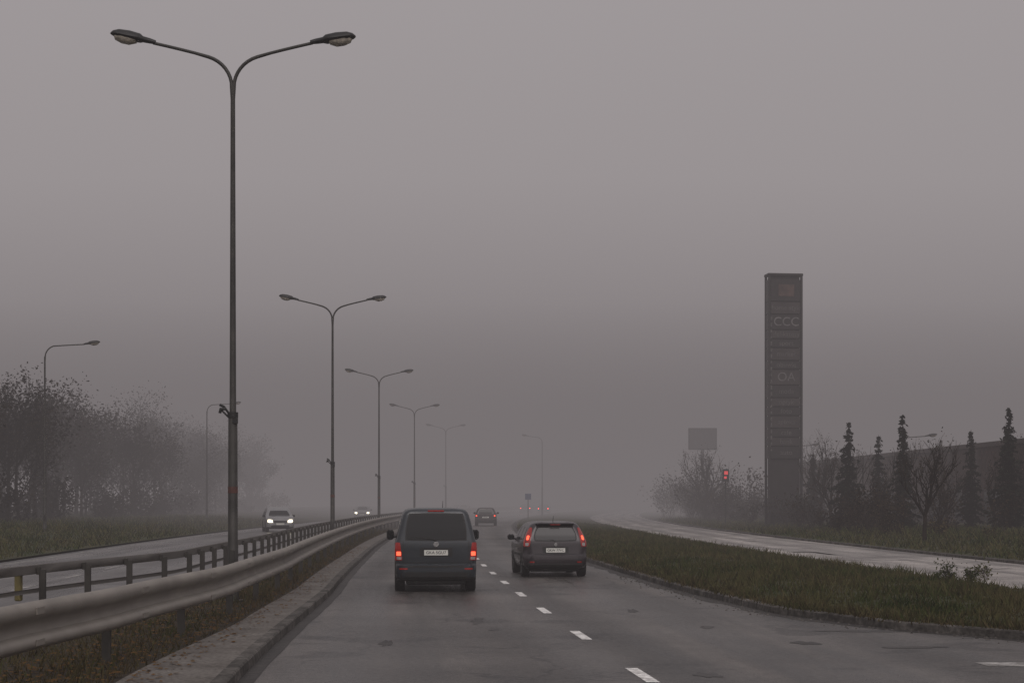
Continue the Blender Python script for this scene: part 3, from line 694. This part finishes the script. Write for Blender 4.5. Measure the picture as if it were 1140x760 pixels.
# ------------------------------------------------------------------ sign tower
def pylon(x,y):
    e=empty('advertising_tower',(x,y,.2),math.radians(7))
    Mf=simple('tower_frame',(.022,.018,.018),.6,.2,.25,1.5); Mp=simple('tower_panel_dark',(.016,.013,.013),.5,0,.3,1); Mp2=simple('tower_panel',(.034,.027,.026),.5,0,.3,1)
    Mt=simple('tower_lettering',(.15,.14,.14),.5,0,.3,2); Mt2=simple('tower_lettering_dim',(.085,.078,.076),.5,0,.3,2); Mr=simple('tower_logo_red',(.07,.042,.034),.5,0,.4,2)
    W_,D_,H_=2.35,1.0,17.0
    mb=MB()
    for sx in(-1,1):
        for sy in(-1,1): mb.box((sx*(W_/2-.07),sy*(D_/2-.07),H_/2),(.14,.14,H_))
    mb.box((0,0,H_-.04),(W_+.06,D_+.06,.16),0,.02); mb.box((0,0,.5),(W_-.3,D_-.3,1.0)); mb.box((0,0,H_/2),(W_-.35,D_-.3,H_-.4))
    mb.obj('frame',[Mf],e)
    z=H_-.35; mb=MB(); hs=[1.5,.85,1.05,.6,.6,.85,.6,1.05,.85,.6,.6,.85,.6,.6,.85]
    cz=[]
    for k,h in enumerate(hs):
        mb.box((0,-D_/2+.07,z-h/2),(W_-.34,.10,h-.08),k%2); mb.box((0,D_/2-.07,z-h/2),(W_-.34,.10,h-.08),k%2); 
        mb.box((-W_/2+.07,0,z-h/2),(.08,D_-.32,h-.06),(k+1)%2); mb.box((W_/2-.07,0,z-h/2),(.08,D_-.32,h-.06),(k+1)%2)
        cz.append(z-h/2); z-=h
    mb.obj('sign_panels',[Mp,Mp2],e)
    words=[None,'home style','CCC','delikatesy','sport','market','obuwie','OA','moda','optyk','foto','apteka','cafe','bank','auto']
    for k,wd in enumerate(words):
        if wd: text(e,wd,min(hs[k]*.8,.85 if len(wd)<4 else .46),(.05,-D_/2+.012,cz[k]),Mt if k in(2,7) else Mt2)
    mb=MB(); mb.box((.05,-D_/2+.01,cz[0]),(1.1,.02,.8),0,.005); mb.obj('logo_panel',[Mr],e)
    mb=MB()
    for k in range(22):
        mb.box((-W_/2+.18,-D_/2+.012,H_-3.0-k*.42),(.13,.02,random.uniform(.12,.3)))
    mb.obj('vertical_lettering',[Mt2],e)
pylon(18.3,115)
e=empty('billboard',(20.1,180,.2)); mb=MB(); mb.tube([(0,.2,0),(0,.2,8)],[.2,.16],10); mb.box((0,.1,8.2),(.3,.2,1.6)); mb.obj('mast',[M_pole],e,True)
mb=MB(); mb.box((0,0,8.3),(3.0,.25,2.3),0,.03); mb.box((0,-.14,8.3),(2.7,.03,2.0),1); mb.obj('board',[M_poled,simple('billboard_face',(.05,.045,.045),.5,0,.3,.6)],e)
M_redsign=simple('red_sign_lit',(.4,.02,.02),.4,emit=(1,.10,.11),es=.75,var=.5,scale=9)
e=empty('illuminated_sign',(16.4,131,.2)); mb=MB(); mb.tube([(0,.1,0),(0,.1,3.3)],.06,8); mb.box((0,0,3.75),(.50,.16,.95),0,.03); mb.obj('post',[M_poled],e)
mb=MB(); mb.box((.02,-.09,3.93),(.28,.03,.26),0,.08); mb.box((-.03,-.09,3.57),(.2,.03,.18),0,.06); mb.obj('lit_panel',[M_redsign],e)
M_blue=simple('sign_blue',(.03,.06,.16),.5); M_white=simple('sign_white',(.5,.5,.5),.5)
e=empty('traffic_sign',(cx(170)+4.3,170,.1)); mb=MB(); mb.tube([(0,0,0),(0,0,2.6)],.04,8); mb.obj('post',[M_steeld],e); mb=MB(); mb.box((0,-.05,2.3),(.6,.02,.6),0,.005); mb.obj('plate',[M_blue],e)

# ------------------------------------------------------------------ shopping centre building
e=empty('shopping_centre')
M_brick=multi('brown_brick',[(.040,.022,.018),(.062,.034,.027),(.05,.027,.022)],.4,.9,3,.1)
M_trim=simple('parapet_trim',(.05,.032,.028),.7); M_win=simple('building_glass',(.02,.022,.025),.1)
mb=MB()
x0,y0,x1,y1=30.5,84,27.5,162; n=13
ux,uy=(x1-x0),(y1-y0); Lw=math.hypot(ux,uy); ang=math.atan2(uy,ux); ca,sa=math.cos(ang),math.sin(ang)
def wbox(mb,u,v,z,du,dv,dz,m):
    i=len(mb.v); mb.box((0,0,0),(du,dv,dz),m)
    for k in range(i,len(mb.v)):
        a,b,c=mb.v[k]; a+=u;b+=v; mb.v[k]=(x0+a*ca-b*sa,y0+a*sa+b*ca,c+z)
wbox(mb,Lw/2,-20,2.7,Lw,40,5.4,0)
wbox(mb,Lw/2,-20,5.5,Lw+.3,40.3,.28,1)
for k in range(n+1): wbox(mb,k*Lw/n,.08,2.6,.5,.22,5.2,1)
for k in range(n): wbox(mb,(k+.5)*Lw/n,.02,1.6,Lw/n*.62,.10,1.9,2); wbox(mb,(k+.5)*Lw/n,.06,2.65,Lw/n*.66,.2,.15,1)
mb.obj('walls',[M_brick,M_trim,M_win],e)

# ------------------------------------------------------------------ fog (homogeneous absorbing volumes, their emission standing in for scattered daylight: thin near the camera, dense further down the road, brighter overhead)
def fogmat(name,sig,rad):
    m=bpy.data.materials.new(name); m.use_nodes=True; N=m.node_tree.nodes; L=m.node_tree.links; N.clear()
    o=N.new('ShaderNodeOutputMaterial'); a=N.new('ShaderNodeVolumeAbsorption'); a.inputs['Color'].default_value=(0,0,0,1); a.inputs['Density'].default_value=sig
    em=N.new('ShaderNodeEmission'); em.inputs['Color'].default_value=tuple(rad)+(1,); em.inputs['Strength'].default_value=sig
    ad=N.new('ShaderNodeAddShader'); L.new(a.outputs[0],ad.inputs[0]); L.new(em.outputs[0],ad.inputs[1]); L.new(ad.outputs[0],o.inputs['Volume'])
    return m
def fogbox(name,z1,z0,ya,yb,hx,sig,rad):
    mb=MB(); mb.box((0,(ya+yb)/2,(z0+z1)/2),(hx*2,yb-ya,z1-z0)); mb.obj(name,[fogmat(name,sig,rad)])
fogbox('fog',150,20.3,-150,2500,1500,.0048,(.368,.337,.344))
fogbox('ground_fog',20,-3,-150,95,1500,.0030,(.145,.128,.130))
fogbox('ground_fog',20,-3,95.2,155,1500,.0085,(.170,.152,.156))
fogbox('ground_fog',20,-3,155.2,2500,1500,.0190,(.212,.192,.196))

# ------------------------------------------------------------------ sky / sun
w=bpy.data.worlds.new('World'); scene.world=w; w.use_nodes=True; N=w.node_tree.nodes; L=w.node_tree.links
bg=N['Background']; sky=N.new('ShaderNodeTexSky'); sky.sky_type='NISHITA'; sky.sun_disc=False
sky.sun_elevation=math.radians(50); sky.sun_rotation=math.radians(160); sky.air_density=2; sky.dust_density=6
hs=N.new('ShaderNodeHueSaturation'); hs.inputs['Saturation'].default_value=.12
L.new(sky.outputs[0],hs.inputs['Color'])
mx=N.new('ShaderNodeMix'); mx.data_type='RGBA'; mx.blend_type='MULTIPLY'; mx.inputs[0].default_value=1; mx.inputs[7].default_value=(1.0,.94,.955,1)
L.new(hs.outputs[0],mx.inputs[6]); L.new(mx.outputs[2],bg.inputs['Color']); bg.inputs['Strength'].default_value=.145
sd=bpy.data.lights.new('sun','SUN'); sd.energy=1.0; sd.angle=math.radians(25); sd.color=(1,.95,.9)
so=link(bpy.data.objects.new('sun',sd)); so.rotation_euler=(math.radians(40),0,math.radians(160-180+0))

# ------------------------------------------------------------------ camera
cd=bpy.data.cameras.new('camera'); co=link(bpy.data.objects.new('camera',cd)); co.location=(0,0,2.0); co.rotation_euler=(math.radians(90),0,0)
cd.sensor_width=36; cd.lens=60.0; cd.shift_y=177/1140; cd.clip_end=5000; cd.clip_start=.1
scene.camera=co
